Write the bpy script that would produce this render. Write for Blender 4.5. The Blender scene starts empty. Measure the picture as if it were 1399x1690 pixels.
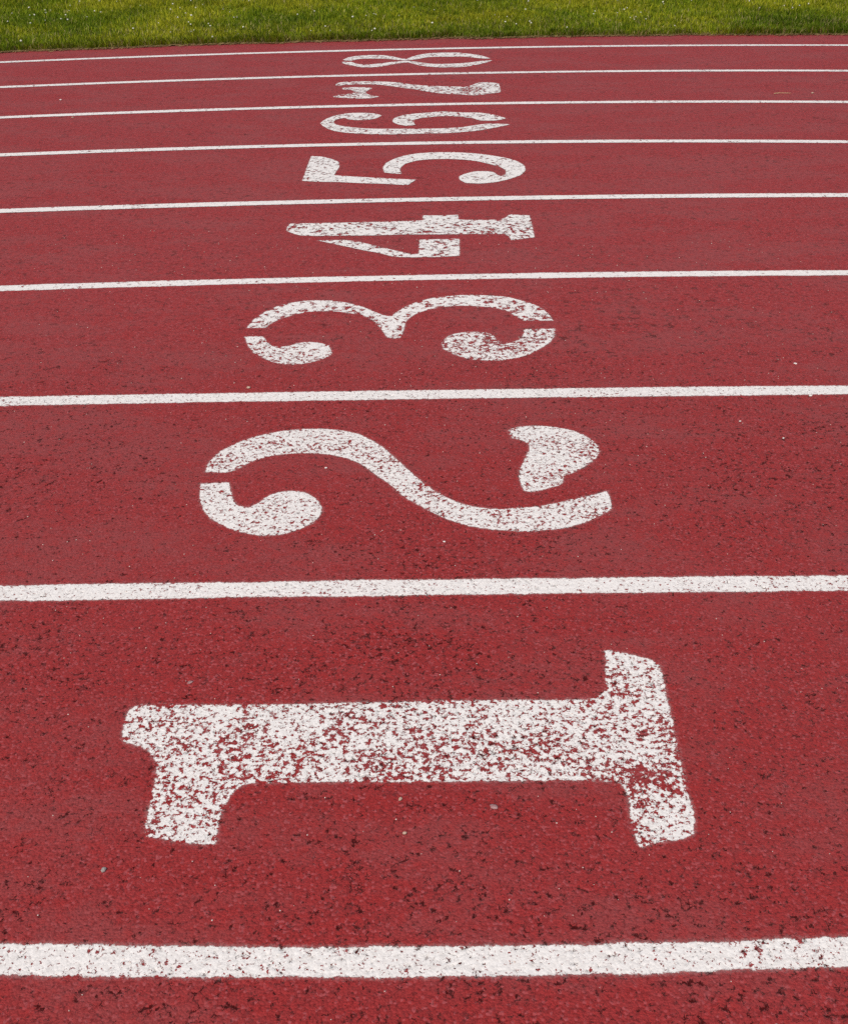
import bpy, math, random
import numpy as np

random.seed(7)
rng = np.random.default_rng(11)
scene = bpy.context.scene
COL = scene.collection

# ------------------------------------------------------------------ camera, sky, sun, exposure
cam_data = bpy.data.cameras.new('camera')
cam = bpy.data.objects.new('camera', cam_data)
COL.objects.link(cam)
cam.location = (0.0, 0.0, 1.5626)
cam.rotation_euler = (math.radians(90 - 31.0745), 0, 0)
cam_data.sensor_fit = 'HORIZONTAL'
cam_data.sensor_width = 36.0
cam_data.lens = 36.0 * 1900.0 / 1399.0
cam_data.clip_start = 0.05
cam_data.clip_end = 1500.0
scene.camera = cam

SUN_EL, SUN_ROT = math.radians(56), math.radians(205)
world = bpy.data.worlds.new('World')
scene.world = world
world.use_nodes = True
wn = world.node_tree
wn.nodes.clear()
sky = wn.nodes.new('ShaderNodeTexSky')
sky.sky_type = 'NISHITA'
sky.sun_disc = False
sky.sun_elevation = SUN_EL
sky.sun_rotation = SUN_ROT
sky.dust_density = 4.0
sky.ozone_density = 0.6
bg = wn.nodes.new('ShaderNodeBackground')
bg.inputs['Strength'].default_value = 0.07
wo = wn.nodes.new('ShaderNodeOutputWorld')
wn.links.new(sky.outputs[0], bg.inputs[0])
wn.links.new(bg.outputs[0], wo.inputs[0])

sun_data = bpy.data.lights.new('sun', 'SUN')
sun_data.energy = 2.1
sun_data.angle = math.radians(6)
sun_data.color = (1.0, 0.95, 0.87)
sun = bpy.data.objects.new('sun', sun_data)
COL.objects.link(sun)
# points away from the sun: azimuth measured from +Y, clockwise seen from above
sun.rotation_euler = (math.radians(90) - SUN_EL, 0, math.pi - SUN_ROT)

scene.render.engine = 'CYCLES'
scene.cycles.use_denoising = False
scene.view_settings.view_transform = 'Standard'
scene.view_settings.look = 'None'
scene.view_settings.exposure = 0.31
scene.view_settings.gamma = 1.0
scene.view_settings.use_curve_mapping = False

# ------------------------------------------------------------------ measured layout (millimetres on the ground)
NUMERALS = {
    1: [
        [(-581,1821),(-528,1822),(-442,1822),(-336,1822),(-174,1828),(1,1833),(151,1837),(301,1838),(338,1839),(358,1845),(373,1859),(381,1875),(386,1912),(387,1938),(395,1972),(394,1998),(400,2005),(428,1996),(465,1983),(495,1968),(506,1953),(507,1921),(504,1855),(502,1800),(498,1729),(495,1655),(492,1591),(494,1545),(494,1511),(484,1472),(477,1466),(453,1457),(416,1451),(383,1441),(379,1451),(376,1481),(377,1517),(381,1552),(379,1578),(372,1594),(354,1602),(324,1605),(276,1605),(138,1604),(1,1602),(-160,1601),(-309,1599),(-332,1597),(-350,1587),(-362,1564),(-367,1543),(-372,1510),(-372,1482),(-370,1450),(-377,1445),(-408,1448),(-431,1450),(-458,1457),(-478,1462),(-491,1465),(-503,1476),(-505,1494),(-506,1538),(-508,1575),(-510,1608),(-513,1638),(-519,1658),(-536,1684),(-553,1698),(-577,1705),(-592,1711),(-600,1726),(-602,1759),(-604,1788),(-603,1805),(-593,1816)],
    ],
    2: [
        [(-609,2807),(-608,2869),(-586,2930),(-544,2983),(-495,3025),(-433,3055),(-370,3071),(-305,3073),(-244,3063),(-191,3038),(-148,2993),(-115,2949),(-78,2883),(-68,2864),(-32,2797),(11,2727),(53,2672),(102,2631),(151,2611),(200,2604),(250,2611),(300,2619),(351,2635),(404,2660),(452,2680),(495,2701),(500,2660),(494,2603),(454,2567),(401,2528),(355,2509),(306,2500),(258,2494),(202,2500),(155,2509),(107,2525),(59,2556),(19,2591),(-22,2635),(-56,2672),(-83,2723),(-127,2783),(-174,2851),(-220,2889),(-270,2911),(-329,2920),(-382,2916),(-426,2906),(-468,2886),(-500,2855),(-526,2819),(-548,2805)],
        [(-612,2740),(-579,2746),(-535,2748),(-524,2701),(-510,2651),(-494,2623),(-464,2612),(-442,2635),(-421,2672),(-390,2697),(-353,2703),(-314,2689),(-286,2655),(-270,2615),(-271,2571),(-285,2540),(-314,2509),(-355,2483),(-406,2472),(-459,2487),(-511,2517),(-554,2556),(-582,2603),(-602,2668)],
        [(250,3068),(283,3086),(331,3094),(386,3086),(440,3063),(481,3023),(503,2973),(506,2930),(492,2892),(460,2846),(416,2805),(385,2783),(383,2757),(374,2735),(334,2714),(298,2697),(273,2701),(265,2735),(263,2788),(270,2832),(286,2878),(305,2940),(305,2978),(286,2998),(258,3013)],
    ],
    3: [
        [(-634,3870),(-620,3946),(-590,4024),(-551,4079),(-505,4117),(-452,4140),(-393,4145),(-342,4140),(-286,4117),(-239,4086),(-196,4042),(-164,4006),(-136,3984),(-118,3980),(-105,4014),(-74,4071),(-32,4123),(20,4163),(78,4187),(141,4201),(208,4201),(270,4193),(327,4177),(367,4143),(407,4110),(441,4059),(459,4002),(468,3940),(407,3940),(362,3940),(333,3989),(308,4033),(277,4061),(231,4078),(185,4087),(128,4091),(76,4078),(20,4052),(-26,4014),(-54,3964),(-67,3928),(-70,3862),(-78,3792),(-91,3769),(-113,3772),(-131,3784),(-150,3853),(-183,3940),(-225,3994),(-271,4012),(-321,4030),(-371,4036),(-424,4028),(-475,4000),(-516,3964),(-547,3922),(-564,3882),(-567,3870)],
        [(-630,3786),(-596,3791),(-564,3786),(-546,3742),(-527,3704),(-496,3694),(-464,3704),(-441,3729),(-404,3740),(-361,3731),(-330,3710),(-319,3667),(-312,3631),(-338,3595),(-369,3570),(-408,3550),(-452,3545),(-498,3560),(-544,3600),(-582,3646),(-609,3710)],
        [(358,3856),(410,3862),(470,3862),(459,3792),(438,3735),(399,3680),(356,3631),(311,3599),(259,3581),(213,3580),(166,3587),(125,3610),(91,3642),(66,3680),(61,3724),(72,3775),(104,3813),(144,3829),(184,3832),(224,3821),(245,3798),(252,3758),(268,3735),(303,3733),(331,3758),(349,3798)],
    ],
    4: [
        [(-600,5106),(-482,5111),(-396,5117),(-268,5128),(-139,5137),(-6,5154),(-4,5230),(77,5230),(156,5239),(156,5166),(250,5160),(345,5166),(373,5195),(393,5245),(484,5230),(484,5086),(481,4908),(429,4889),(377,4863),(374,4908),(358,4953),(283,4953),(158,4953),(32,4948),(-93,4948),(-218,4934),(-343,4932),(-467,4926),(-543,4934),(-588,4975),(-610,5008),(-608,5072)],
        [(-458,4863),(-397,4868),(-331,4868),(-263,4834),(-179,4770),(-114,4722),(-49,4678),(-21,4685),(-19,4873),(65,4881),(154,4889),(148,4661),(70,4646),(-49,4641),(-128,4646),(-177,4690),(-259,4735),(-326,4778),(-385,4816)],
    ],
    5: [
        [(-608,6315),(-549,6304),(-494,6256),(-453,6194),(-442,6088),(-453,6002),(-460,5928),(-368,5901),(-235,5875),(-147,5858),(-40,5842),(-59,5797),(-82,5739),(-197,5765),(-318,5778),(-424,5797),(-528,5803),(-612,5819),(-611,6053)],
        [(-215,6070),(-204,6158),(-165,6249),(-110,6322),(-36,6375),(59,6398),(154,6401),(257,6382),(349,6341),(431,6285),(491,6219),(526,6123),(528,6036),(498,5934),(431,5852),(358,5794),(279,5768),(210,5781),(181,5835),(178,5901),(206,5951),(262,6002),(316,6008),(359,5985),(374,5934),(394,5901),(420,5951),(424,6019),(401,6088),(349,6148),(288,6205),(215,6241),(123,6256),(30,6249),(-44,6219),(-99,6158),(-120,6088),(-126,6036),(-116,5951),(-158,5958),(-203,5978)],
    ],
    6: [
        [(-264,7305),(-301,7357),(-363,7377),(-434,7377),(-495,7353),(-552,7289),(-590,7211),(-617,7104),(-594,7029),(-555,6949),(-509,6894),(-449,6859),(-365,6838),(-282,6824),(-182,6820),(-100,6827),(-1,6841),(74,6848),(157,6855),(215,6877),(283,6898),(351,6941),(421,6992),(503,7066),(460,7081),(375,7081),(314,7048),(244,7000),(159,6970),(75,6956),(-9,6949),(-93,6949),(-185,6949),(-278,6949),(-371,6963),(-448,7000),(-501,7029),(-538,7074),(-549,7142),(-538,7199),(-505,7238),(-476,7250),(-451,7199),(-407,7188),(-355,7188),(-296,7230)],
        [(-186,7161),(-175,7238),(-124,7317),(-54,7357),(35,7385),(106,7418),(177,7401),(265,7385),(345,7385),(413,7337),(463,7285),(493,7230),(440,7180),(379,7172),(336,7180),(304,7238),(252,7266),(174,7297),(104,7297),(34,7270),(-18,7246),(-61,7199),(-70,7142),(-58,7059),(-103,7037),(-146,7066),(-176,7112)],
    ],
    7: [
        [(-603,8294),(-569,8348),(-490,8371),(-355,8380),(-264,8362),(-183,8339),(-110,8280),(-48,8249),(50,8217),(138,8204),(226,8191),(297,8191),(344,8262),(373,8339),(445,8344),(511,8307),(506,8009),(419,7967),(348,7916),(263,7933),(177,7954),(92,7988),(5,8052),(-56,8116),(-126,8147),(-198,8204),(-288,8262),(-369,8289),(-485,8280),(-563,8253),(-593,8226)],
        [(-548,8147),(-488,8173),(-417,8173),(-356,8147),(-366,8103),(-390,8052),(-392,7988),(-372,7933),(-337,7900),(-300,7867),(-351,7822),(-426,7814),(-520,7830),(-590,7863),(-584,7900),(-527,7933),(-469,7975),(-459,8030),(-484,8095),(-537,8103)],
    ],
    8: [
        [(-607,9214),(-574,9313),(-513,9380),(-414,9414),(-314,9409),(-243,9352),(-181,9274),(-132,9241),(-83,9352),(-24,9443),(57,9500),(158,9524),(259,9524),(339,9477),(427,9414),(500,9274),(451,9274),(354,9330),(295,9364),(205,9352),(106,9352),(16,9330),(-43,9258),(-102,9214),(-141,9192),(-200,9214),(-270,9258),(-339,9274),(-438,9274),(-506,9247),(-542,9187),(-591,9192)],
        [(-607,9122),(-548,9122),(-505,9042),(-446,9005),(-379,9026),(-304,9068),(-237,9122),(-179,9149),(-131,9170),(-82,9143),(-23,9095),(54,9042),(131,9037),(209,9047),(287,9068),(366,9111),(436,9165),(508,9192),(473,9122),(391,9016),(302,8937),(206,8912),(111,8912),(25,8943),(-42,9005),(-101,9095),(-149,9111),(-197,9068),(-263,9005),(-328,8937),(-394,8912),(-451,8912),(-501,8953),(-562,9016),(-599,9068)],
    ],
}
# centre line y = a + b x + c x^2 and width, in metres
LANE_LINES = [
    (1.2017, 0.01023, 0.02565, 0.0572),
    (2.2450, 0.02148, -0.00392, 0.0630),
    (3.3118, 0.03189, -0.00446, 0.0640),
    (4.3993, 0.05457, -0.01298, 0.0599),
    (5.4889, 0.06694, -0.01461, 0.0640),
    (6.6068, 0.06570, -0.02186, 0.0640),
    (7.6281, 0.08772, -0.02203, 0.0640),
    (8.6542, 0.10419, -0.02100, 0.0640),
    (9.6970, 0.11984, -0.02006, 0.0640),
]
GRASS_EDGE = (10.1715, 0.12865, -0.01920)
WORN_PATCHES = [
    (0.891, 3.994, 0.578, 0.424, 0.8),
    (1.004, 3.105, 0.401, 0.203, 0.5),
    (0.761, 4.679, 0.304, 0.235, 0.6),
    (0.376, 1.980, 0.029, 0.030, 1.2),
    (0.366, 1.898, 0.038, 0.050, 0.6),
    (-0.061, 1.812, 0.186, 0.034, 0.5),
    (2.398, 7.234, 0.258, 0.198, 0.9),
    (2.739, 8.470, 0.255, 0.131, 0.5),
    (1.217, 3.710, 0.315, 0.268, 0.4),
    (0.042, 3.555, 0.182, 0.125, 0.5),
    (-0.179, 1.908, 0.193, 0.080, 0.3),
    (-1.049, 4.882, 0.420, 0.252, 0.25),
    (-0.860, 2.296, 0.175, 0.078, 0.35),
    (0.355, 1.307, 0.304, 0.075, 0.3),
    (0.002, 8.470, 0.424, 0.109, 0.6),
    (-0.659, 1.345, 0.093, 0.052, 0.35),
    (0.297, 2.349, 0.297, 0.080, 0.4),
    (-1.770, 6.917, 0.567, 0.214, 0.3),
]

# ------------------------------------------------------------------ helpers
def curve_y(c, x):
    """y of a track curve at x; outside the surveyed width it runs on with the bend's slope."""
    x = np.asarray(x, float)
    xc = np.clip(x, -5.5, 5.5)
    y = c[0] + c[1] * xc + c[2] * xc * xc
    return y + np.where(x < -5.5, 0.17 * (x + 5.5), 0.0) - np.where(x > 5.5, 0.05 * (x - 5.5), 0.0)


def chaikin(p, cut=0.15, rounds=2):
    p = np.asarray(p, float)
    # repeat the points at sharp corners so that they stay sharp
    a, b = p - np.roll(p, 1, axis=0), np.roll(p, -1, axis=0) - p
    turn = np.abs((np.arctan2(b[:, 1], b[:, 0]) - np.arctan2(a[:, 1], a[:, 0]) + math.pi) % (2 * math.pi) - math.pi)
    p = np.repeat(p, np.where(turn > math.radians(48), 3, 1), axis=0)
    for _ in range(rounds):
        q = np.roll(p, -1, axis=0)
        a = p * (1 - cut) + q * cut
        b = p * cut + q * (1 - cut)
        p = np.empty((2 * len(a), 2))
        p[0::2], p[1::2] = a, b
    return p


def signed_distance(poly, X, Y):
    """positive inside the closed outline"""
    d2 = np.full(X.shape, 1e9)
    inside = np.zeros(X.shape, bool)
    n = len(poly)
    for i in range(n):
        x1, y1 = poly[i]
        x2, y2 = poly[(i + 1) % n]
        ex, ey = x2 - x1, y2 - y1
        l2 = ex * ex + ey * ey
        if l2 < 1e-12:
            continue
        t = np.clip(((X - x1) * ex + (Y - y1) * ey) / l2, 0, 1)
        d2 = np.minimum(d2, (X - x1 - t * ex) ** 2 + (Y - y1 - t * ey) ** 2)
        if abs(ey) > 1e-12:
            cond = ((y1 > Y) != (y2 > Y))
            inside ^= cond & (X < ex * (Y - y1) / ey + x1)
    d = np.sqrt(d2)
    return np.where(inside, d, -d)


def smooth_noise(X, Y, cell, seed):
    """smooth value noise in metres, -1..1"""
    r = np.random.default_rng(seed)
    tab = r.uniform(-1, 1, (256, 256))
    u, v = X / cell + 300.37, Y / cell + 300.71
    iu, iv = np.floor(u).astype(int), np.floor(v).astype(int)
    fu, fv = u - iu, v - iv
    fu, fv = fu * fu * (3 - 2 * fu), fv * fv * (3 - 2 * fv)
    g = lambda a, b: tab[a & 255, b & 255]
    return (g(iu, iv) * (1 - fu) * (1 - fv) + g(iu + 1, iv) * fu * (1 - fv)
            + g(iu, iv + 1) * (1 - fu) * fv + g(iu + 1, iv + 1) * fu * fv)


def mesh_from_arrays(name, verts, faces, k):
    """faces: (n, k) index array"""
    me = bpy.data.meshes.new(name)
    me.vertices.add(len(verts))
    me.vertices.foreach_set('co', np.asarray(verts, np.float32).ravel())
    faces = np.asarray(faces, np.int32)
    me.loops.add(faces.size)
    me.loops.foreach_set('vertex_index', faces.ravel())
    me.polygons.add(len(faces))
    me.polygons.foreach_set('loop_start', np.arange(0, faces.size, k, dtype=np.int32))
    me.polygons.foreach_set('loop_total', np.full(len(faces), k, np.int32))
    me.update(calc_edges=True)
    me.polygons.foreach_set('use_smooth', np.ones(len(faces), bool))
    return me


def float_attr(me, name, values):
    a = me.attributes.new(name, 'FLOAT', 'POINT')
    a.data.foreach_set('value', np.asarray(values, np.float32).ravel())


def colour_attr(me, name, rgb):
    a = me.attributes.new(name, 'FLOAT_COLOR', 'POINT')
    v = np.ones((len(rgb), 4), np.float32)
    v[:, :3] = rgb
    a.data.foreach_set('color', v.ravel())


def link(name, me, mat=None, parent=None):
    o = bpy.data.objects.new(name, me)
    COL.objects.link(o)
    if mat is not None:
        me.materials.append(mat)
    if parent is not None:
        o.parent = parent
    return o


def tag(o, label=None, cat=None, group=None, kind=None):
    for key, val in (('label', label), ('category', cat), ('group', group), ('kind', kind)):
        if val:
            o[key] = val
    return o


# ------------------------------------------------------------------ node helpers
class Tree:
    def __init__(self, nt):
        self.nt = nt

    def node(self, kind, **props):
        n = self.nt.nodes.new(kind)
        for a, b in props.items():
            setattr(n, a, b)
        return n

    def put(self, sock, v):
        if isinstance(v, bpy.types.NodeSocket):
            self.nt.links.new(v, sock)
        else:
            sock.default_value = v

    def math(self, op, a, b=None, c=None, clamp=False):
        n = self.node('ShaderNodeMath', operation=op, use_clamp=clamp)
        for i, v in enumerate((a, b, c)):
            if v is not None:
                self.put(n.inputs[i], v)
        return n.outputs[0]

    def ramp(self, v, lo, hi, a=0.0, b=1.0):
        n = self.node('ShaderNodeMapRange', interpolation_type='SMOOTHSTEP', clamp=True)
        for i, q in enumerate((v, lo, hi, a, b)):
            self.put(n.inputs[i], q)
        return n.outputs[0]

    def noise(self, vec, scale, detail=2.0, rough=0.5, off=0.0):
        n = self.node('ShaderNodeTexNoise', noise_dimensions='3D')
        m = self.node('ShaderNodeVectorMath', operation='ADD')
        self.put(m.inputs[0], vec)
        m.inputs[1].default_value = (off, off * 1.7, off * 0.6)
        self.put(n.inputs['Vector'], m.outputs[0])
        n.inputs['Scale'].default_value = scale
        n.inputs['Detail'].default_value = detail
        n.inputs['Roughness'].default_value = rough
        return n.outputs[0]

    def voronoi(self, vec, scale):
        n = self.node('ShaderNodeTexVoronoi', voronoi_dimensions='2D', feature='F1')
        self.put(n.inputs['Vector'], vec)
        n.inputs['Scale'].default_value = scale
        return n

    def mix(self, fac, a, b):
        n = self.node('ShaderNodeMix', data_type='RGBA')
        self.put(n.inputs[0], fac)
        self.put(n.inputs[6], a)
        self.put(n.inputs[7], b)
        return n.outputs[2]

    def blend(self, fac, a, b):
        """cross-fade two noises without losing contrast half way"""
        m = self.math('SUBTRACT', self.mixf(fac, a, b), 0.5)
        inv = self.math('SUBTRACT', 1.0, fac)
        n2 = self.math('ADD', self.math('MULTIPLY', fac, fac), self.math('MULTIPLY', inv, inv))
        return self.math('ADD', self.math('DIVIDE', m, self.math('SQRT', n2)), 0.5)

    def mixf(self, fac, a, b):
        n = self.node('ShaderNodeMix', data_type='FLOAT')
        for i, q in ((0, fac), (2, a), (3, b)):
            self.put(n.inputs[i], q)
        return n.outputs[0]

    def attr(self, name, out='Fac'):
        n = self.node('ShaderNodeAttribute', attribute_name=name)
        return n.outputs[out]

    def flat_position(self):
        g = self.node('ShaderNodeNewGeometry')
        s = self.node('ShaderNodeSeparateXYZ')
        self.put(s.inputs[0], g.outputs['Position'])
        c = self.node('ShaderNodeCombineXYZ')
        self.put(c.inputs[0], s.outputs[0])
        self.put(c.inputs[1], s.outputs[1])
        return c.outputs[0]


def new_material(name):
    m = bpy.data.materials.new(name)
    m.use_nodes = True
    m.node_tree.nodes.clear()
    return m, Tree(m.node_tree)


def rubber_fields(t, worn):
    """crumb-rubber relief shared by the bare surface and the paint lying on it"""
    p = t.flat_position()
    body = t.noise(p, 95, 4, 0.62)
    grain = t.voronoi(p, 210)
    # gaps between the bound granules, gathered in loose clusters
    # (the open texture is coarser in the outer lanes)
    near = t.attr('relief')
    gap = t.blend(near, t.noise(p, 24, 5, 0.78, 6.3), t.noise(p, 66, 5, 0.76, 5.3))
    cluster = t.noise(p, 9, 4, 0.65, 9.1)
    broad = t.noise(p, 1.7, 3, 0.55, 2.7)
    bias = t.math('ADD', t.math('MULTIPLY', t.math('SUBTRACT', cluster, 0.5), 0.13),
                  t.math('MULTIPLY', t.math('SUBTRACT', broad, 0.5), 0.10))
    bias = t.math('ADD', bias, t.math('MULTIPLY', worn, 0.034))
    g = t.math('SUBTRACT', gap, bias)
    # thin broken cracks between clumps of granules
    wv = t.node('ShaderNodeVectorMath', operation='ADD')
    wn_ = t.node('ShaderNodeTexNoise', noise_dimensions='2D')
    wn_.inputs['Scale'].default_value = 120
    t.put(wn_.inputs['Vector'], p)
    sc_ = t.node('ShaderNodeVectorMath', operation='SCALE')
    t.put(sc_.inputs[0], wn_.outputs['Color'])
    sc_.inputs['Scale'].default_value = 0.012
    t.put(wv.inputs[0], p)
    t.put(wv.inputs[1], sc_.outputs[0])
    ve = t.node('ShaderNodeTexVoronoi', voronoi_dimensions='2D', feature='DISTANCE_TO_EDGE')
    t.put(ve.inputs['Vector'], wv.outputs[0])
    ve.inputs['Scale'].default_value = 78
    open_ = t.ramp(t.math('ADD', t.noise(p, 34, 3, 0.6, 21.0), t.math('MULTIPLY', bias, 0.8)), 0.50, 0.66)
    crack = t.math('MULTIPLY', t.math('MULTIPLY', t.ramp(ve.outputs['Distance'], 0.02, 0.10, 1.0, 0.0), open_), near)
    g = t.math('SUBTRACT', g, t.math('MULTIPLY', crack, 0.13))
    height = t.math('ADD', t.math('MULTIPLY', body, 0.7),
                    t.math('MULTIPLY', t.math('SUBTRACT', 0.6, grain.outputs['Distance']), 0.45))
    return p, height, g, grain, broad


def displace_output(t, out, height, gap):
    relief = t.attr('relief')
    pit = t.ramp(gap, 0.31, 0.42, 1.0, 0.0)
    h = t.math('SUBTRACT', t.math('MULTIPLY', height, 0.0016), t.math('MULTIPLY', pit, 0.0026))
    d = t.node('ShaderNodeDisplacement')
    d.inputs['Midlevel'].default_value = 0.0
    d.inputs['Scale'].default_value = 1.0
    t.put(d.inputs['Height'], t.math('MULTIPLY', h, relief))
    t.put(out.inputs['Displacement'], d.outputs[0])


def bump_of(t, height, gap, strength, dist):
    b = t.node('ShaderNodeBump')
    b.inputs['Strength'].default_value = strength
    b.inputs['Distance'].default_value = dist
    pit = t.ramp(gap, 0.30, 0.42, 1.0, 0.0)
    t.put(b.inputs['Height'], t.math('SUBTRACT', height, t.math('MULTIPLY', pit, 0.9)))
    return b.outputs[0]


def make_track_material():
    m, t = new_material('red_crumb_rubber')
    m.displacement_method = 'DISPLACEMENT'
    out = t.node('ShaderNodeOutputMaterial')
    worn = t.attr('worn')
    p, height, gap, grain, broad = rubber_fields(t, worn)
    sep = t.node('ShaderNodeSeparateColor')
    t.put(sep.inputs[0], grain.outputs['Color'])
    r1, r2, r3 = sep.outputs
    base = t.mix(r1, (0.222, 0.0150, 0.0150, 1), (0.307, 0.0220, 0.0220, 1))
    base = t.mix(t.ramp(r2, 0.80, 0.95), base, (0.35, 0.070, 0.078, 1))
    base = t.mix(t.ramp(r3, 0.93, 0.97), base, (0.13, 0.012, 0.013, 1))
    # dusty, slightly bleached and greyer areas
    dust = t.noise(p, 0.9, 5, 0.6, 4.0)
    base = t.mix(t.ramp(dust, 0.35, 0.75, 0.0, 0.35), base, (0.265, 0.040, 0.043, 1))
    # faded mauve patches a hand or two across, streaked along the lanes, most of all in the outer lanes
    st = t.node('ShaderNodeVectorMath', operation='MULTIPLY')
    t.put(st.inputs[0], p)
    st.inputs[1].default_value = (0.45, 1.0, 1.0)
    fade = t.noise(st.outputs[0], 4.5, 6, 0.68, 41.0)
    base = t.mix(t.ramp(fade, 0.42, 0.62, 0.0, 0.70), base, (0.250, 0.050, 0.051, 1))
    clump_tone = t.noise(p, 34, 3, 0.6, 43.0)
    base = t.mix(t.ramp(clump_tone, 0.45, 0.68, 0.0, 0.40), base, (0.33, 0.016, 0.015, 1))
    fine = t.noise(p, 420, 2, 0.6, 1.0)
    base = t.mix(t.ramp(fine, 0.35, 0.7, 0.0, 0.30), base, (0.38, 0.046, 0.050, 1))
    # black binder in the gaps, with the pits' shade painted into the colour
    pit = t.ramp(gap, 0.325, 0.425, 1.0, 0.0)
    near = t.attr('relief')
    freckle = t.blend(near, t.noise(p, 50, 4, 0.72, 31.0), t.noise(p, 150, 3, 0.68, 31.0))
    base = t.mix(t.ramp(freckle, 0.37, 0.485, 0.60, 0.0), base, (0.110, 0.006, 0.007, 1))
    pit = t.math('MULTIPLY', pit, t.math('ADD', 0.42, t.math('MULTIPLY', near, 0.44)))
    base = t.mix(pit, base, (0.050, 0.004, 0.0045, 1))
    bs = t.node('ShaderNodeBsdfPrincipled')
    t.put(bs.inputs['Base Color'], base)
    bs.inputs['Roughness'].default_value = 0.75
    t.put(bs.inputs['Specular IOR Level'], t.math('MULTIPLY', t.math('SUBTRACT', 1.0, pit), 0.20))
    t.put(bs.inputs['Sheen Weight'], t.math('MULTIPLY', t.math('SUBTRACT', 1.0, pit), 0.10))
    bs.inputs['Sheen Roughness'].default_value = 0.45
    bs.inputs['Sheen Tint'].default_value = (1.0, 0.85, 0.82, 1)
    t.put(bs.inputs['Normal'], bump_of(t, height, gap, 0.95, 0.0028))
    t.put(out.inputs['Surface'], bs.outputs[0])
    displace_output(t, out, height, gap)
    return m


def make_paint_material():
    m, t = new_material('worn_white_paint')
    m.displacement_method = 'DISPLACEMENT'
    out = t.node('ShaderNodeOutputMaterial')
    zero = t.math('MULTIPLY', 0.0, 0.0)
    p, height, gap, grain, broad = rubber_fields(t, zero)
    wear = t.attr('wear')
    edge = t.attr('edge')
    # ragged, slightly over-sprayed edge
    rag = t.noise(p, 110, 4, 0.7, 3.1)
    e = t.math('ADD', edge, t.math('MULTIPLY', t.math('SUBTRACT', rag, 0.5), 0.015))
    solid = t.ramp(e, -0.0015, 0.0015)
    spray = t.ramp(t.math('ADD', edge, t.math('MULTIPLY', t.math('SUBTRACT', rag, 0.5), 0.02)), -0.009, 0.002, 0.0, 0.13)
    cover = t.math('MAXIMUM', solid, spray)
    # flakes lost from the high granules, in patches
    flake = t.blend(t.attr('relief'), t.noise(p, 40, 4, 0.76, 8.7), t.noise(p, 82, 4, 0.74, 7.7))
    patch = t.noise(p, 11, 3, 0.6, 12.4)
    f = t.math('ADD', flake, t.math('MULTIPLY', t.math('SUBTRACT', patch, 0.5), 0.29))
    thr = t.math('ADD', 0.22, t.math('MULTIPLY', wear, 0.68))
    kept = t.ramp(t.math('SUBTRACT', f, thr), -0.026, 0.026)
    # gaps the paint never filled
    speck = t.blend(t.attr('relief'), t.noise(p, 40, 4, 0.7, 17.0), t.noise(p, 120, 3, 0.65, 17.0))
    pitfree = t.math('MULTIPLY', t.ramp(gap, 0.30, 0.345), t.ramp(speck, 0.35, 0.395))
    alpha = t.math('MULTIPLY', cover, t.math('MULTIPLY', kept, pitfree))
    sep = t.node('ShaderNodeSeparateColor')
    t.put(sep.inputs[0], grain.outputs['Color'])
    white = t.mix(sep.outputs[0], (0.72, 0.685, 0.665, 1), (0.83, 0.80, 0.78, 1))
    grime = t.noise(p, 60, 3, 0.6, 15.0)
    white = t.mix(t.ramp(grime, 0.52, 0.8, 0.0, 0.5), white, (0.52, 0.47, 0.45, 1))
    thin = t.ramp(gap, 0.31, 0.40, 0.5, 0.0)
    white = t.mix(thin, white, (0.30, 0.25, 0.235, 1))
    bs = t.node('ShaderNodeBsdfPrincipled')
    t.put(bs.inputs['Base Color'], white)
    bs.inputs['Roughness'].default_value = 0.7
    bs.inputs['Specular IOR Level'].default_value = 0.3
    t.put(bs.inputs['Normal'], bump_of(t, height, gap, 0.42, 0.0025))
    tr = t.node('ShaderNodeBsdfTransparent')
    mx = t.node('ShaderNodeMixShader')
    t.put(mx.inputs[0], alpha)
    t.put(mx.inputs[1], tr.outputs[0])
    t.put(mx.inputs[2], bs.outputs[0])
    t.put(out.inputs['Surface'], mx.outputs[0])
    displace_output(t, out, height, gap)
    return m


def make_blade_material():
    m, t = new_material('grass_blades')
    out = t.node('ShaderNodeOutputMaterial')
    c = t.attr('tint', 'Color')
    bs = t.node('ShaderNodeBsdfPrincipled')
    t.put(bs.inputs['Base Color'], c)
    bs.inputs['Roughness'].default_value = 0.6
    bs.inputs['Specular IOR Level'].default_value = 0.12
    tl = t.node('ShaderNodeBsdfTranslucent')
    t.put(tl.inputs['Color'], c)
    mx = t.node('ShaderNodeMixShader')
    mx.inputs[0].default_value = 0.35
    t.put(mx.inputs[1], bs.outputs[0])
    t.put(mx.inputs[2], tl.outputs[0])
    t.put(out.inputs['Surface'], mx.outputs[0])
    return m


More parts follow.
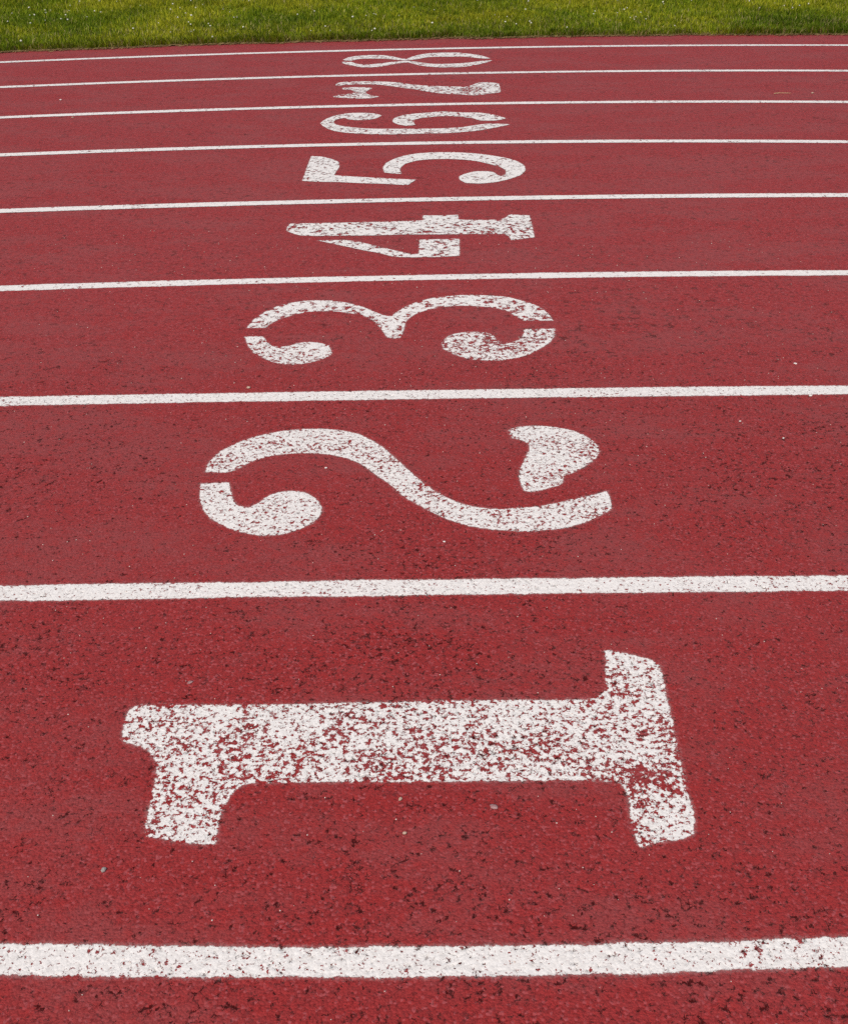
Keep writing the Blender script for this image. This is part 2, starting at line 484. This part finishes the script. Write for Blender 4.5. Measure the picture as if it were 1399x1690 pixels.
def make_ground_material():
    m, t = new_material('turf_soil')
    out = t.node('ShaderNodeOutputMaterial')
    p = t.flat_position()
    a = t.noise(p, 30, 5, 0.65)
    b = t.noise(p, 0.7, 4, 0.6, 3.0)
    c = t.mix(t.ramp(a, 0.35, 0.65), (0.085, 0.115, 0.009, 1), (0.150, 0.175, 0.014, 1))
    c = t.mix(t.ramp(b, 0.45, 0.7, 0.0, 0.5), c, (0.18, 0.18, 0.020, 1))
    bare = t.attr('bare')
    c = t.mix(bare, c, t.mix(a, (0.10, 0.055, 0.028, 1), (0.24, 0.15, 0.08, 1)))
    bs = t.node('ShaderNodeBsdfPrincipled')
    t.put(bs.inputs['Base Color'], c)
    bs.inputs['Roughness'].default_value = 0.95
    bs.inputs['Specular IOR Level'].default_value = 0.08
    bmp = t.node('ShaderNodeBump')
    bmp.inputs['Distance'].default_value = 0.02
    t.put(bmp.inputs['Height'], a)
    t.put(bs.inputs['Normal'], bmp.outputs[0])
    t.put(out.inputs['Surface'], bs.outputs[0])
    return m


def plain_material(name, a, b, scale, rough=0.8):
    m, t = new_material(name)
    out = t.node('ShaderNodeOutputMaterial')
    tc = t.node('ShaderNodeTexCoord')
    n = t.noise(tc.outputs['Object'], scale, 4, 0.6)
    bs = t.node('ShaderNodeBsdfPrincipled')
    t.put(bs.inputs['Base Color'], t.mix(t.ramp(n, 0.35, 0.65), a, b))
    bs.inputs['Roughness'].default_value = rough
    t.put(out.inputs['Surface'], bs.outputs[0])
    return m


TRACK = make_track_material()
PAINT = make_paint_material()
BLADE = make_blade_material()
GROUND = make_ground_material()


# ------------------------------------------------------------------ the running track
def axis(lo, hi, fine_lo, fine_hi, step, coarse):
    mid = np.arange(fine_lo, fine_hi + step * 0.5, step)
    left = np.arange(mid[0] - coarse, lo - coarse, -coarse)[::-1] if lo < fine_lo else np.empty(0)
    right = np.arange(mid[-1] + coarse, hi + coarse, coarse) if hi > fine_hi else np.empty(0)
    return np.concatenate([left, mid, right])


def relief_of(Y):
    s = np.clip((4.45 - Y) / 1.5, 0, 1)
    return s * s * (3 - 2 * s)


def worn_of(X, Y):
    w = np.zeros(X.shape)
    for (cx, cy, rx, ry, s) in WORN_PATCHES:
        dx = X + 0.25 * rx * smooth_noise(X, Y, rx * 0.5, 3) - cx
        dy = Y + 0.35 * ry * smooth_noise(X, Y, ry * 0.6, 4) - cy
        w = np.maximum(w, s * np.exp(-(dx / rx) ** 2 - (dy / ry) ** 2))
    return w


class Band:
    def __init__(self, xs, ys):
        self.xs, self.ys = xs, ys


Y0, Y1, Y2 = 0.45, 2.40, 4.55
ys1 = np.concatenate([np.arange(Y0, 1.03, 0.012), np.linspace(1.04, Y1, 390)])
ys2 = np.linspace(Y1, Y2, 350)
ys3 = np.linspace(Y2, 10.75, 120)
BANDS = [Band(axis(-2.3, 2.3, -1.12, 1.12, 0.0036, 0.03), ys1),
         Band(axis(-3.3, 3.3, -1.82, 1.82, 0.0062, 0.04), ys2),
         Band(axis(-5.6, 5.6, -5.6, 5.6, 0.055, 0.1), ys3)]


def build_track():
    V, F, off = [], [], 0
    for b in BANDS:
        X, Y = np.meshgrid(b.xs, b.ys)
        Z = np.zeros(X.shape)
        nx, ny = len(b.xs), len(b.ys)
        idx = np.arange(nx * ny).reshape(ny, nx) + off
        F.append(np.stack([idx[:-1, :-1], idx[:-1, 1:], idx[1:, 1:], idx[1:, :-1]], -1).reshape(-1, 4))
        V.append(np.stack([X, Y, Z], -1).reshape(-1, 3))
        off += nx * ny
    # the rest of the surface, a few millimetres lower, as one plain apron under and around
    ax = np.linspace(-40, 40, 81)
    ay = np.linspace(-8, 10.75, 40)
    X, Y = np.meshgrid(ax, ay)
    # the outer rim follows the turf edge
    rim = np.minimum(curve_y(GRASS_EDGE, X) + 0.35, 12.0)
    Y = np.where(Y > 6, 6 + (Y - 6) * (rim - 6) / 4.75, Y)
    idx = np.arange(X.size).reshape(X.shape) + off
    F.append(np.stack([idx[:-1, :-1], idx[:-1, 1:], idx[1:, 1:], idx[1:, :-1]], -1).reshape(-1, 4))
    V.append(np.stack([X, Y, np.full(X.shape, -0.006)], -1).reshape(-1, 3))
    V = np.concatenate(V)
    me = mesh_from_arrays('running_track', V, np.concatenate(F), 4)
    rel = relief_of(V[:, 1])
    rel[off:] = 0
    float_attr(me, 'relief', rel)
    float_attr(me, 'worn', worn_of(V[:, 0], V[:, 1]))
    o = link('running_track', me, TRACK)
    return tag(o, 'dark red rubber running track marked into eight lanes', None, None, 'structure')


build_track()


# ------------------------------------------------------------------ white paint lying on the track
LIFT = 0.0007


def paint_grid(x0, x1, y0, y1):
    """grid lines for a painted patch; on the near track they are the track's own"""
    for b in BANDS[:2]:
        if y0 >= b.ys[0] and y1 <= b.ys[-1]:
            i0, i1 = np.searchsorted(b.xs, x0) - 1, np.searchsorted(b.xs, x1) + 1
            j0, j1 = np.searchsorted(b.ys, y0) - 1, np.searchsorted(b.ys, y1) + 1
            return b.xs[max(i0, 0):i1], b.ys[max(j0, 0):j1]
    step = 0.010
    return np.arange(x0, x1 + step, step * 1.1), np.arange(y0, y1 + step * 0.8, step * 0.8)


def paint_mesh(name, xs, ys, dist, wear, origin, margin=0.011):
    X, Y = np.meshgrid(xs, ys)
    E = dist(X, Y)
    keep = E > -margin
    cell = keep[:-1, :-1] | keep[:-1, 1:] | keep[1:, 1:] | keep[1:, :-1]
    idx = np.arange(X.size).reshape(X.shape)
    F = np.stack([idx[:-1, :-1], idx[:-1, 1:], idx[1:, 1:], idx[1:, :-1]], -1)[cell]
    used, inv = np.unique(F, return_inverse=True)
    F = inv.reshape(F.shape)
    x, y = X.ravel()[used], Y.ravel()[used]
    lift = np.where(y > 4.55, 0.002, LIFT)
    V = np.stack([x - origin[0], y - origin[1], lift], -1)
    me = mesh_from_arrays(name, V, F, 4)
    float_attr(me, 'edge', np.maximum(E.ravel()[used], -0.03))
    float_attr(me, 'relief', relief_of(y))
    float_attr(me, 'wear', wear(x, y) if callable(wear) else np.full(len(x), wear))
    return me


WEAR = {1: 0.365, 2: 0.325, 3: 0.345, 4: 0.33, 5: 0.285, 6: 0.32, 7: 0.345, 8: 0.32}
WEAR_SPOTS = {1: [(-0.47, 1.55, 0.10, 0.10, 0.04), (0.05, 1.68, 0.20, 0.05, 0.05), (0.42, 1.62, 0.08, 0.05, 0.08), (-0.45, 1.80, 0.12, 0.06, -0.04)],
              2: [(0.52, 2.95, 0.15, 0.12, 0.05), (-0.02, 2.90, 0.10, 0.05, 0.05)],
              3: [(0.22, 3.72, 0.16, 0.09, 0.09), (0.42, 3.86, 0.12, 0.06, 0.09)],
              4: [(0.30, 5.00, 0.25, 0.06, 0.06), (0.08, 4.90, 0.2, 0.06, 0.04)],
              5: [(-0.62, 6.05, 0.06, 0.05, 0.12)],
              7: [(-0.55, 8.0, 0.12, 0.10, 0.12), (0.30, 8.1, 0.12, 0.1, 0.10)]}

PARTS = {2: ['sweep', 'curl', 'tip'], 3: ['double_arc', 'curl', 'curl'], 4: ['stem', 'diagonal'], 5: ['flag', 'bowl'],
         6: ['hook', 'bowl'], 7: ['stem', 'flag'], 8: ['wavy_stroke', 'wavy_stroke']}

LABELS = {
    1: 'biggest painted number 1, heavily flaked, in the lane nearest the bottom of the photo',
    2: 'white stencilled number 2 in three separate pieces, in the second lane from the viewer',
    3: 'white stencilled number 3 with two curled ends, between number 2 and number 4',
    4: 'white stencilled number 4 with a broken diagonal, between number 3 and number 5',
    5: 'cleanest white stencilled number 5, between number 4 and number 6',
    6: 'white stencilled number 6 split into two curves, between number 5 and number 7',
    7: 'patchy white stencilled number 7, between number 6 and number 8',
    8: 'smallest painted number 8, farthest away in the lane beside the grass',
}


def build_numeral(n):
    polys = [chaikin(np.array(p) / 1000.0) for p in NUMERALS[n]]
    allp = np.concatenate(polys)
    origin = (float(allp[:, 0].mean()), float(allp[:, 1].mean()))
    spots = WEAR_SPOTS.get(n, [])

    def wear(x, y):
        w = np.full(x.shape, WEAR[n])
        for (cx, cy, rx, ry, s) in spots:
            w = w + s * np.exp(-((x - cx) / rx) ** 2 - ((y - cy) / ry) ** 2)
        return w

    root = None
    if len(polys) > 1:
        root = bpy.data.objects.new('painted_number', None)
        COL.objects.link(root)
        root.location = (origin[0], origin[1], 0)
        root.empty_display_size = 0.1
    for i, poly in enumerate(polys):
        lo, hi = poly.min(0) - 0.012, poly.max(0) + 0.012
        xs, ys = paint_grid(lo[0], hi[0], lo[1], hi[1])
        me = paint_mesh('painted_stroke', xs, ys, lambda X, Y: signed_distance(poly, X, Y) + (0.005 if n >= 6 else 0.0), wear, origin)
        if root is None:
            root = link('painted_number', me, PAINT)
            root.location = (origin[0], origin[1], 0)
        else:
            link(PARTS[n][i], me, PAINT, root)
    tag(root, LABELS[n], 'painted number', 'white lane numbers painted across the track')


for n in range(1, 9):
    build_numeral(n)

LINE_LABELS = [
    'widest white line along the bottom of the photo, below the number 1',
    'broad white line separating the flaked slab-like number 1 from the swan-shaped number 2',
    'white line above the swan-shaped number 2, with a pale chip touching its right side',
    'white line just over the two arches of number 3, below the broken-stemmed 4',
    'white line under the clean round bowl of number 5',
    'white line just under the hooked number 6',
    'narrow white line just under the patchy number 7',
    'thin white line passing just below the crossed loops of number 8',
    'thinnest white line, outermost beside the grass, beyond the number 8',
]


def build_line(k):
    a, b, c, width = LANE_LINES[k]
    cen = (a, b, c)
    near = [q for q in BANDS[:2] if a >= q.ys[0] and a <= q.ys[-1]]
    lim = 2.2 if a < Y1 else (3.2 if a < Y2 else 5.5)
    xx = np.linspace(-lim, lim, 60)
    yy = curve_y(cen, xx)
    xs, ys = paint_grid(-lim, lim, yy.min() - width, yy.max() + width)
    if not near:
        xs = np.arange(-lim, lim + 0.03, 0.03)
    origin = (0.0, float(a))

    def dist(X, Y):
        slope = b + 2 * c * X
        wob = 0.0022 * smooth_noise(X, Y * 0 + k, 0.13, 21 + k) + 0.0014 * smooth_noise(X, Y * 0 + k, 0.03, 41 + k)
        return width / 2 + wob - np.abs(Y - curve_y(cen, X)) / np.sqrt(1 + slope * slope)

    wr = (0.225, 0.22, 0.205, 0.20, 0.20, 0.21, 0.23, 0.23, 0.22)[k]

    def wear(x, y):
        return wr + 0.05 * smooth_noise(x, y, 0.35, 60 + k) + 0.10 * np.maximum(0, smooth_noise(x, y, 0.06, 80 + k) - 0.55)

    me = paint_mesh('lane_line', xs, ys, dist, wear, origin)
    # plain continuation of the same stripe out along the bend
    ext = []
    for s in (-1, 1):
        ex = s * np.linspace(lim - 0.005, 24, 40)
        ext.append((ex, curve_y(cen, ex)))
    nv, nf = len(me.vertices), len(me.polygons)
    V = np.empty(nv * 3, np.float32)
    me.vertices.foreach_get('co', V)
    V = V.reshape(-1, 3)
    F = np.empty(nf * 4, np.int32)
    me.loops.foreach_get('vertex_index', F)
    F = F.reshape(-1, 4)
    at = {}
    for name in ('edge', 'relief', 'wear'):
        q = np.empty(nv, np.float32)
        me.attributes[name].data.foreach_get('value', q)
        at[name] = q
    for ex, ey in ext:
        base = len(V)
        rows = np.array([-0.5 * width - 0.01, 0.0, 0.5 * width + 0.01])
        P = np.stack([np.repeat(ex, 3), np.repeat(ey - origin[1], 3) + np.tile(rows, len(ex)), np.full(3 * len(ex), 0.003)], -1)
        V = np.concatenate([V, P])
        i = np.arange(len(ex) - 1)[:, None] * 3 + np.arange(2)[None, :] + base
        q = np.stack([i, i + 3, i + 4, i + 1], -1).reshape(-1, 4)
        if ex[-1] < 0:
            q = q[:, ::-1]
        F = np.concatenate([F, q])
        at['edge'] = np.concatenate([at['edge'], np.tile(width / 2 - np.abs(rows), len(ex))])
        at['relief'] = np.concatenate([at['relief'], np.zeros(3 * len(ex))])
        at['wear'] = np.concatenate([at['wear'], np.full(3 * len(ex), wr)])
    bpy.data.meshes.remove(me)
    me = mesh_from_arrays('lane_line', V, F, 4)
    for name, q in at.items():
        float_attr(me, name, q)
    o = link('lane_line', me, PAINT)
    o.location = (origin[0], origin[1], 0)
    tag(o, LINE_LABELS[k], 'lane line', 'white lane lines along the track')


for k in range(9):
    build_line(k)


# ------------------------------------------------------------------ the turf beyond the track
def build_field():
    xs = np.concatenate([np.linspace(-320, -12, 40), np.arange(-11.9, 11.95, 0.05), np.linspace(12, 320, 40)])
    rows = np.array([-0.02, 0.0, 0.03, 0.07, 0.12, 0.3, 1.0, 3.0, 8.0, 20.0, 60.0, 180.0, 420.0])
    zs = np.array([-0.012, 0.006, 0.012, 0.018, 0.022, 0.025, 0.03, 0.03, 0.03, 0.03, 0.03, 0.03, 0.03])
    bare = np.array([1, 1, 0.8, 0.35, 0.05, 0, 0, 0, 0, 0, 0, 0, 0.0])
    edge = curve_y(GRASS_EDGE, np.clip(xs, -40, 40))
    edge = edge + 0.028 * smooth_noise(xs, xs * 0, 0.28, 5) + 0.016 * smooth_noise(xs, xs * 0 + 2, 0.07, 6)
    X = np.repeat(xs[None, :], len(rows), 0)
    Y = edge[None, :] + rows[:, None]
    Z = np.repeat(zs[:, None], len(xs), 1)
    idx = np.arange(X.size).reshape(X.shape)
    F = np.stack([idx[:-1, :-1], idx[:-1, 1:], idx[1:, 1:], idx[1:, :-1]], -1).reshape(-1, 4)
    me = mesh_from_arrays('grass_field', np.stack([X, Y, Z], -1).reshape(-1, 3), F, 4)
    float_attr(me, 'bare', np.repeat(bare[:, None], len(xs), 1).ravel())
    o = link('grass_field', me, GROUND)
    tag(o, 'grassy ground stretching away beyond the outer lane', None, None, 'structure')


build_field()


def blade_arrays(x, y, z, h, w, lean, az, tint):
    """bent five-vertex blades"""
    n = len(x)
    face = az + math.pi / 2 + rng.normal(0, 0.6, n)
    ux, uy = np.cos(face) * w * 0.5, np.sin(face) * w * 0.5
    dx, dy = np.cos(az) * lean * h, np.sin(az) * lean * h
    top = h * np.sqrt(np.maximum(0.05, 1 - 0.8 * np.minimum(lean, 1.1) ** 2 * 0.8))
    V = np.empty((n, 5, 3))
    V[:, 0] = np.stack([x - ux, y - uy, z], -1)
    V[:, 1] = np.stack([x + ux, y + uy, z], -1)
    V[:, 2] = np.stack([x - ux * 0.8 + dx * 0.35, y - uy * 0.8 + dy * 0.35, z + top * 0.6], -1)
    V[:, 3] = np.stack([x + ux * 0.8 + dx * 0.35, y + uy * 0.8 + dy * 0.35, z + top * 0.6], -1)
    V[:, 4] = np.stack([x + dx, y + dy, z + top], -1)
    i = (np.arange(n) * 5)[:, None]
    F = np.concatenate([i + [[0, 1, 3]], i + [[0, 3, 2]], i + [[2, 3, 4]]], 0)
    return V.reshape(-1, 3), F, np.repeat(tint, 5, 0)


def turf_edge(x):
    return curve_y(GRASS_EDGE, x) + 0.028 * smooth_noise(x, x * 0, 0.28, 5) + 0.016 * smooth_noise(x, x * 0 + 2, 0.07, 6)


def build_grass():
    def scatter(n, xlo, xhi, d0, d1):
        x = rng.uniform(xlo, xhi, n)
        return x, turf_edge(x) + rng.uniform(d0, d1, n)

    parts = [scatter(165000, -4.6, 4.6, 0.0, 3.1), scatter(40000, -7.5, -4.6, 0.0, 3.5), scatter(40000, 4.6, 7.5, 0.0, 3.5),
             scatter(16000, -7.5, 7.5, -0.005, 0.10), scatter(70000, -8.5, 8.5, 3.1, 9.0)]
    x = np.concatenate([p[0] for p in parts])
    y = np.concatenate([p[1] for p in parts])
    n = len(x)
    d = y - turf_edge(x)
    clump = smooth_noise(x, y, 0.11, 31)
    clump2 = smooth_noise(x, y, 0.05, 32)
    broad = 0.8 * smooth_noise(x, y, 0.9, 33) + 0.45 * smooth_noise(x, y, 0.35, 34) + 0.45 * smooth_noise(x, y, 0.06, 35)
    h = (0.036 + 0.021 * clump + 0.012 * clump2 + rng.normal(0, 0.010, n)) * (1 + 0.30 * np.exp(-(d / 0.12) ** 2))
    h = np.clip(h, 0.014, 0.10)
    w = rng.uniform(0.0040, 0.0095, n) * np.where(d > 3.1, 1.7, 1.0)
    lean = np.abs(rng.normal(0.45, 0.28, n))
    az = rng.uniform(0, 2 * math.pi, n) + 1.2 * clump
    az = np.where(d < 0.05, -math.pi / 2 + rng.normal(0, 1.0, n), az)
    z = np.clip(d, 0, 0.3) * 0.08
    green = np.array([0.218, 0.282, 0.011])
    deep = np.array([0.100, 0.165, 0.007])
    yell = np.array([0.425, 0.415, 0.022])
    straw = np.array([0.52, 0.45, 0.17])
    u = np.clip(0.54 + 0.55 * broad + rng.normal(0, 0.22, n), 0, 1)[:, None]
    t = np.where(u < 0.5, deep + (green - deep) * (u * 2), green + (yell - green) * (u * 2 - 1))
    # a darker strip along the track and a drier one just behind it
    dark_strip = np.exp(-((d - 0.06) / 0.13) ** 2)[:, None] * np.clip(0.75 + 0.5 * smooth_noise(x, y, 0.45, 36), 0, 1)[:, None]
    t = t * (1 - dark_strip * 0.6) + deep * dark_strip * 0.6
    dry = (rng.random(n) < (0.05 + 0.10 * np.exp(-((d - 0.45) / 0.22) ** 2) + 0.22 * np.exp(-(d / 0.03) ** 2)))[:, None]
    t = np.where(dry, straw * rng.uniform(0.6, 1.1, n)[:, None], t)
    mott = 0.95 + 0.13 * smooth_noise(x, y, 0.13, 37) + 0.13 * smooth_noise(x, y * 0.6, 0.42, 38)
    t = t * (rng.uniform(0.75, 1.25, n) * mott)[:, None]
    V, F, T = blade_arrays(x, y, z, h, w, lean, az, t)
    me = mesh_from_arrays('grass', V, F, 3)
    colour_attr(me, 'tint', T)
    o = link('grass', me, BLADE)
    tag(o, 'short uneven green grass with dry yellow patches beyond the track', 'grass', None, 'stuff')


build_grass()


def build_edge_litter():
    """dead clippings lying along the foot of the turf"""
    n = 9000
    x = rng.uniform(-7.5, 7.5, n)
    y = turf_edge(x) - np.abs(rng.normal(0, 0.030, n)) + 0.010
    ln = rng.uniform(0.012, 0.045, n)
    a = rng.uniform(0, math.pi, n)
    w = rng.uniform(0.0025, 0.005, n)
    z = rng.uniform(0.002, 0.009, n)
    cx, cy = np.cos(a) * ln / 2, np.sin(a) * ln / 2
    sx, sy = -np.sin(a) * w / 2, np.cos(a) * w / 2
    V = np.empty((n, 4, 3))
    V[:, 0] = np.stack([x - cx - sx, y - cy - sy, z], -1)
    V[:, 1] = np.stack([x + cx - sx, y + cy - sy, z + 0.004], -1)
    V[:, 2] = np.stack([x + cx + sx, y + cy + sy, z + 0.006], -1)
    V[:, 3] = np.stack([x - cx + sx, y - cy + sy, z + 0.002], -1)
    F = (np.arange(n) * 4)[:, None] + np.arange(4)[None, :]
    me = mesh_from_arrays('grass_clippings', V.reshape(-1, 3), F, 4)
    c = np.array([0.34, 0.24, 0.11]) * rng.uniform(0.4, 1.2, n)[:, None]
    colour_attr(me, 'tint', np.repeat(c, 4, 0))
    o = link('grass_clippings', me, BLADE)
    tag(o, 'dry brown clippings lying along the edge of the grass', 'clippings', None, 'stuff')


build_edge_litter()


# low-poly rounded lumps reused for flower heads, grit and pebbles
def lump(seed, sub=1):
    import bmesh
    bm = bmesh.new()
    bmesh.ops.create_icosphere(bm, subdivisions=sub, radius=1.0)
    r = random.Random(seed)
    for v in bm.verts:
        v.co *= 1 + r.uniform(-0.22, 0.22)
    V = np.array([v.co[:] for v in bm.verts])
    F = np.array([[v.index for v in f.verts] for f in bm.faces])
    bm.free()
    return V, F


def scatter_lumps(name, x, y, z, rad, squash):
    V, F, off = [], [], 0
    kinds = [lump(s) for s in range(6)]
    for i in range(len(x)):
        v, f = kinds[i % 6]
        a = rng.uniform(0, 6.28)
        c, s = math.cos(a), math.sin(a)
        q = v * np.array([1.0, 0.75, squash]) * rad[i]
        q = np.stack([q[:, 0] * c - q[:, 1] * s + x[i], q[:, 0] * s + q[:, 1] * c + y[i], q[:, 2] + z[i]], -1)
        V.append(q)
        F.append(f + off)
        off += len(v)
    return mesh_from_arrays(name, np.concatenate(V), np.concatenate(F), 3)


CLOVER = plain_material('clover_white', (0.55, 0.53, 0.42, 1), (0.78, 0.77, 0.68, 1), 200)
GRIT = plain_material('pale_grit', (0.55, 0.38, 0.33, 1), (0.78, 0.66, 0.60, 1), 30)
STONE_TAN = plain_material('tan_stone', (0.38, 0.25, 0.19, 1), (0.55, 0.42, 0.33, 1), 160)
STONE_GREY = plain_material('grey_stone', (0.24, 0.21, 0.20, 1), (0.42, 0.38, 0.36, 1), 160)
STONE_MAUVE = plain_material('mauve_flake', (0.28, 0.13, 0.13, 1), (0.40, 0.24, 0.24, 1), 160)
CHIP_WHITE = plain_material('white_chip', (0.66, 0.60, 0.57, 1), (0.80, 0.77, 0.74, 1), 160)
STRAW = plain_material('straw', (0.42, 0.27, 0.14, 1), (0.55, 0.42, 0.24, 1), 90)

nc = 520
fx = rng.uniform(-6.5, 6.5, nc)
fd = rng.uniform(0.05, 4.2, nc)
fy = turf_edge(fx) + fd
keep = smooth_noise(fx, fy, 0.5, 91) > -0.25
fx, fy = fx[keep], fy[keep]
o = link('clover_flowers', scatter_lumps('clover_flowers', fx, fy, np.full(len(fx), 0.052) + rng.uniform(-0.01, 0.015, len(fx)),
                                         rng.uniform(0.006, 0.011, len(fx)), 0.85), CLOVER)
tag(o, 'tiny white clover heads dotted through the grass', 'clover', None, 'stuff')

ng = 700
gx, gy = rng.uniform(-1.6, 1.6, ng * 3), rng.uniform(0.7, 5.0, ng * 3)
sel = np.abs(gx) < 0.45 + 0.32 * gy
gx, gy = gx[sel][:ng], gy[sel][:ng]
o = link('grit', scatter_lumps('grit', gx, gy, np.full(len(gx), 0.0022), rng.uniform(0.0009, 0.0019, len(gx)) * (0.8 + 0.12 * gy), 0.6), GRIT)
tag(o, 'pale grit grains scattered over the red rubber', 'grit', None, 'stuff')

PEBBLES = [
    # x, y, half length, squash, turn, material, label
    (-0.561, 3.359, 0.0075, 0.55, 0.1, STONE_TAN, 'tan pebble below the left curl of the number 3, just above the lane line'),
    (-0.554, 1.387, 0.0062, 0.7, 1.2, STONE_GREY, 'round grey pebble lying below the left foot of the number 1'),
    (-0.044, 1.555, 0.0050, 0.7, 0.8, STONE_TAN, 'tan pebble just under the middle of the number 1'),
    (-0.035, 1.472, 0.0044, 0.6, 0.2, STONE_TAN, 'small pale pebble a little below the tan one under the number 1'),
    (0.129, 1.537, 0.0090, 0.15, -0.35, STONE_MAUVE, 'flat mauve grey flake lying under the right half of the number 1'),
    (-0.493, 1.894, 0.0065, 0.20, 0.5, STONE_MAUVE, 'faint mauve grey flake above the left end of the number 1'),
    (1.240, 3.550, 0.0078, 0.45, -0.4, CHIP_WHITE, 'white chip on the far right above the line between numbers 2 and 3'),
    (1.219, 3.301, 0.0078, 0.45, -0.3, CHIP_WHITE, 'white chip touching the lower side of the line between numbers 2 and 3'),
    (-0.275, 2.830, 0.0052, 0.4, 0.2, CHIP_WHITE, 'white chip inside the upper curve of the number 2'),
    (0.051, 2.445, 0.0046, 0.4, 0.0, CHIP_WHITE, 'white chip below the sweep of the number 2, above the lane line'),
    (0.955, 3.122, 0.0044, 0.5, 0.0, CHIP_WHITE, 'small white chip to the right of the heart shaped tip of the number 2'),
    (1.056, 3.011, 0.0044, 0.5, 0.6, CHIP_WHITE, 'small white chip at the right margin, level with the tip of the number 2'),
    (-2.352, 7.762, 0.0105, 0.45, 0.0, CHIP_WHITE, 'pale chip at the far left in the lane of the number 7'),
    (-2.140, 7.251, 0.0105, 0.35, 0.1, STONE_TAN, 'flat tan chip at the far left, just below the line under the number 7'),
    (2.574, 7.973, 0.0100, 0.55, 0.0, STONE_TAN, 'tan pebble at the far right in the lane of the number 7'),
]
for i, (px, py, r, sq, turn, mat, lab) in enumerate(PEBBLES):
    v, f = lump(100 + i, 2)
    r *= 0.78 if mat is CHIP_WHITE else 0.92
    me = mesh_from_arrays('pebble', v * np.array([r, r * 0.72, r * sq]), f, 3)
    o = link('pebble', me, mat)
    o.location = (px, py, r * sq * 0.6 + 0.0012)
    o.rotation_euler = (0, 0, turn)
    tag(o, lab, 'pebble', 'small stones and chips lying on the track')

# a dry stalk lying in lane seven
pts = [(-0.055, -0.004, 0.003), (-0.02, 0.003, 0.006), (0.02, 0.001, 0.006), (0.06, 0.006, 0.004)]
V, F = [], []
for i, (a, b, c) in enumerate(pts):
    r = 0.0028 - 0.0004 * i
    for q in range(5):
        an = q * 2 * math.pi / 5
        V.append((a, b + r * math.cos(an), c + r * math.sin(an)))
for i in range(3):
    for q in range(5):
        F.append((i * 5 + q, (i + 1) * 5 + q, (i + 1) * 5 + (q + 1) % 5, i * 5 + (q + 1) % 5))
o = link('dry_stalk', mesh_from_arrays('dry_stalk', np.array(V), np.array(F), 4), STRAW)
o.location = (2.368, 7.953, 0.002)
tag(o, 'thin dry grass stalk lying on the red lane far right of number 7', 'stalk')
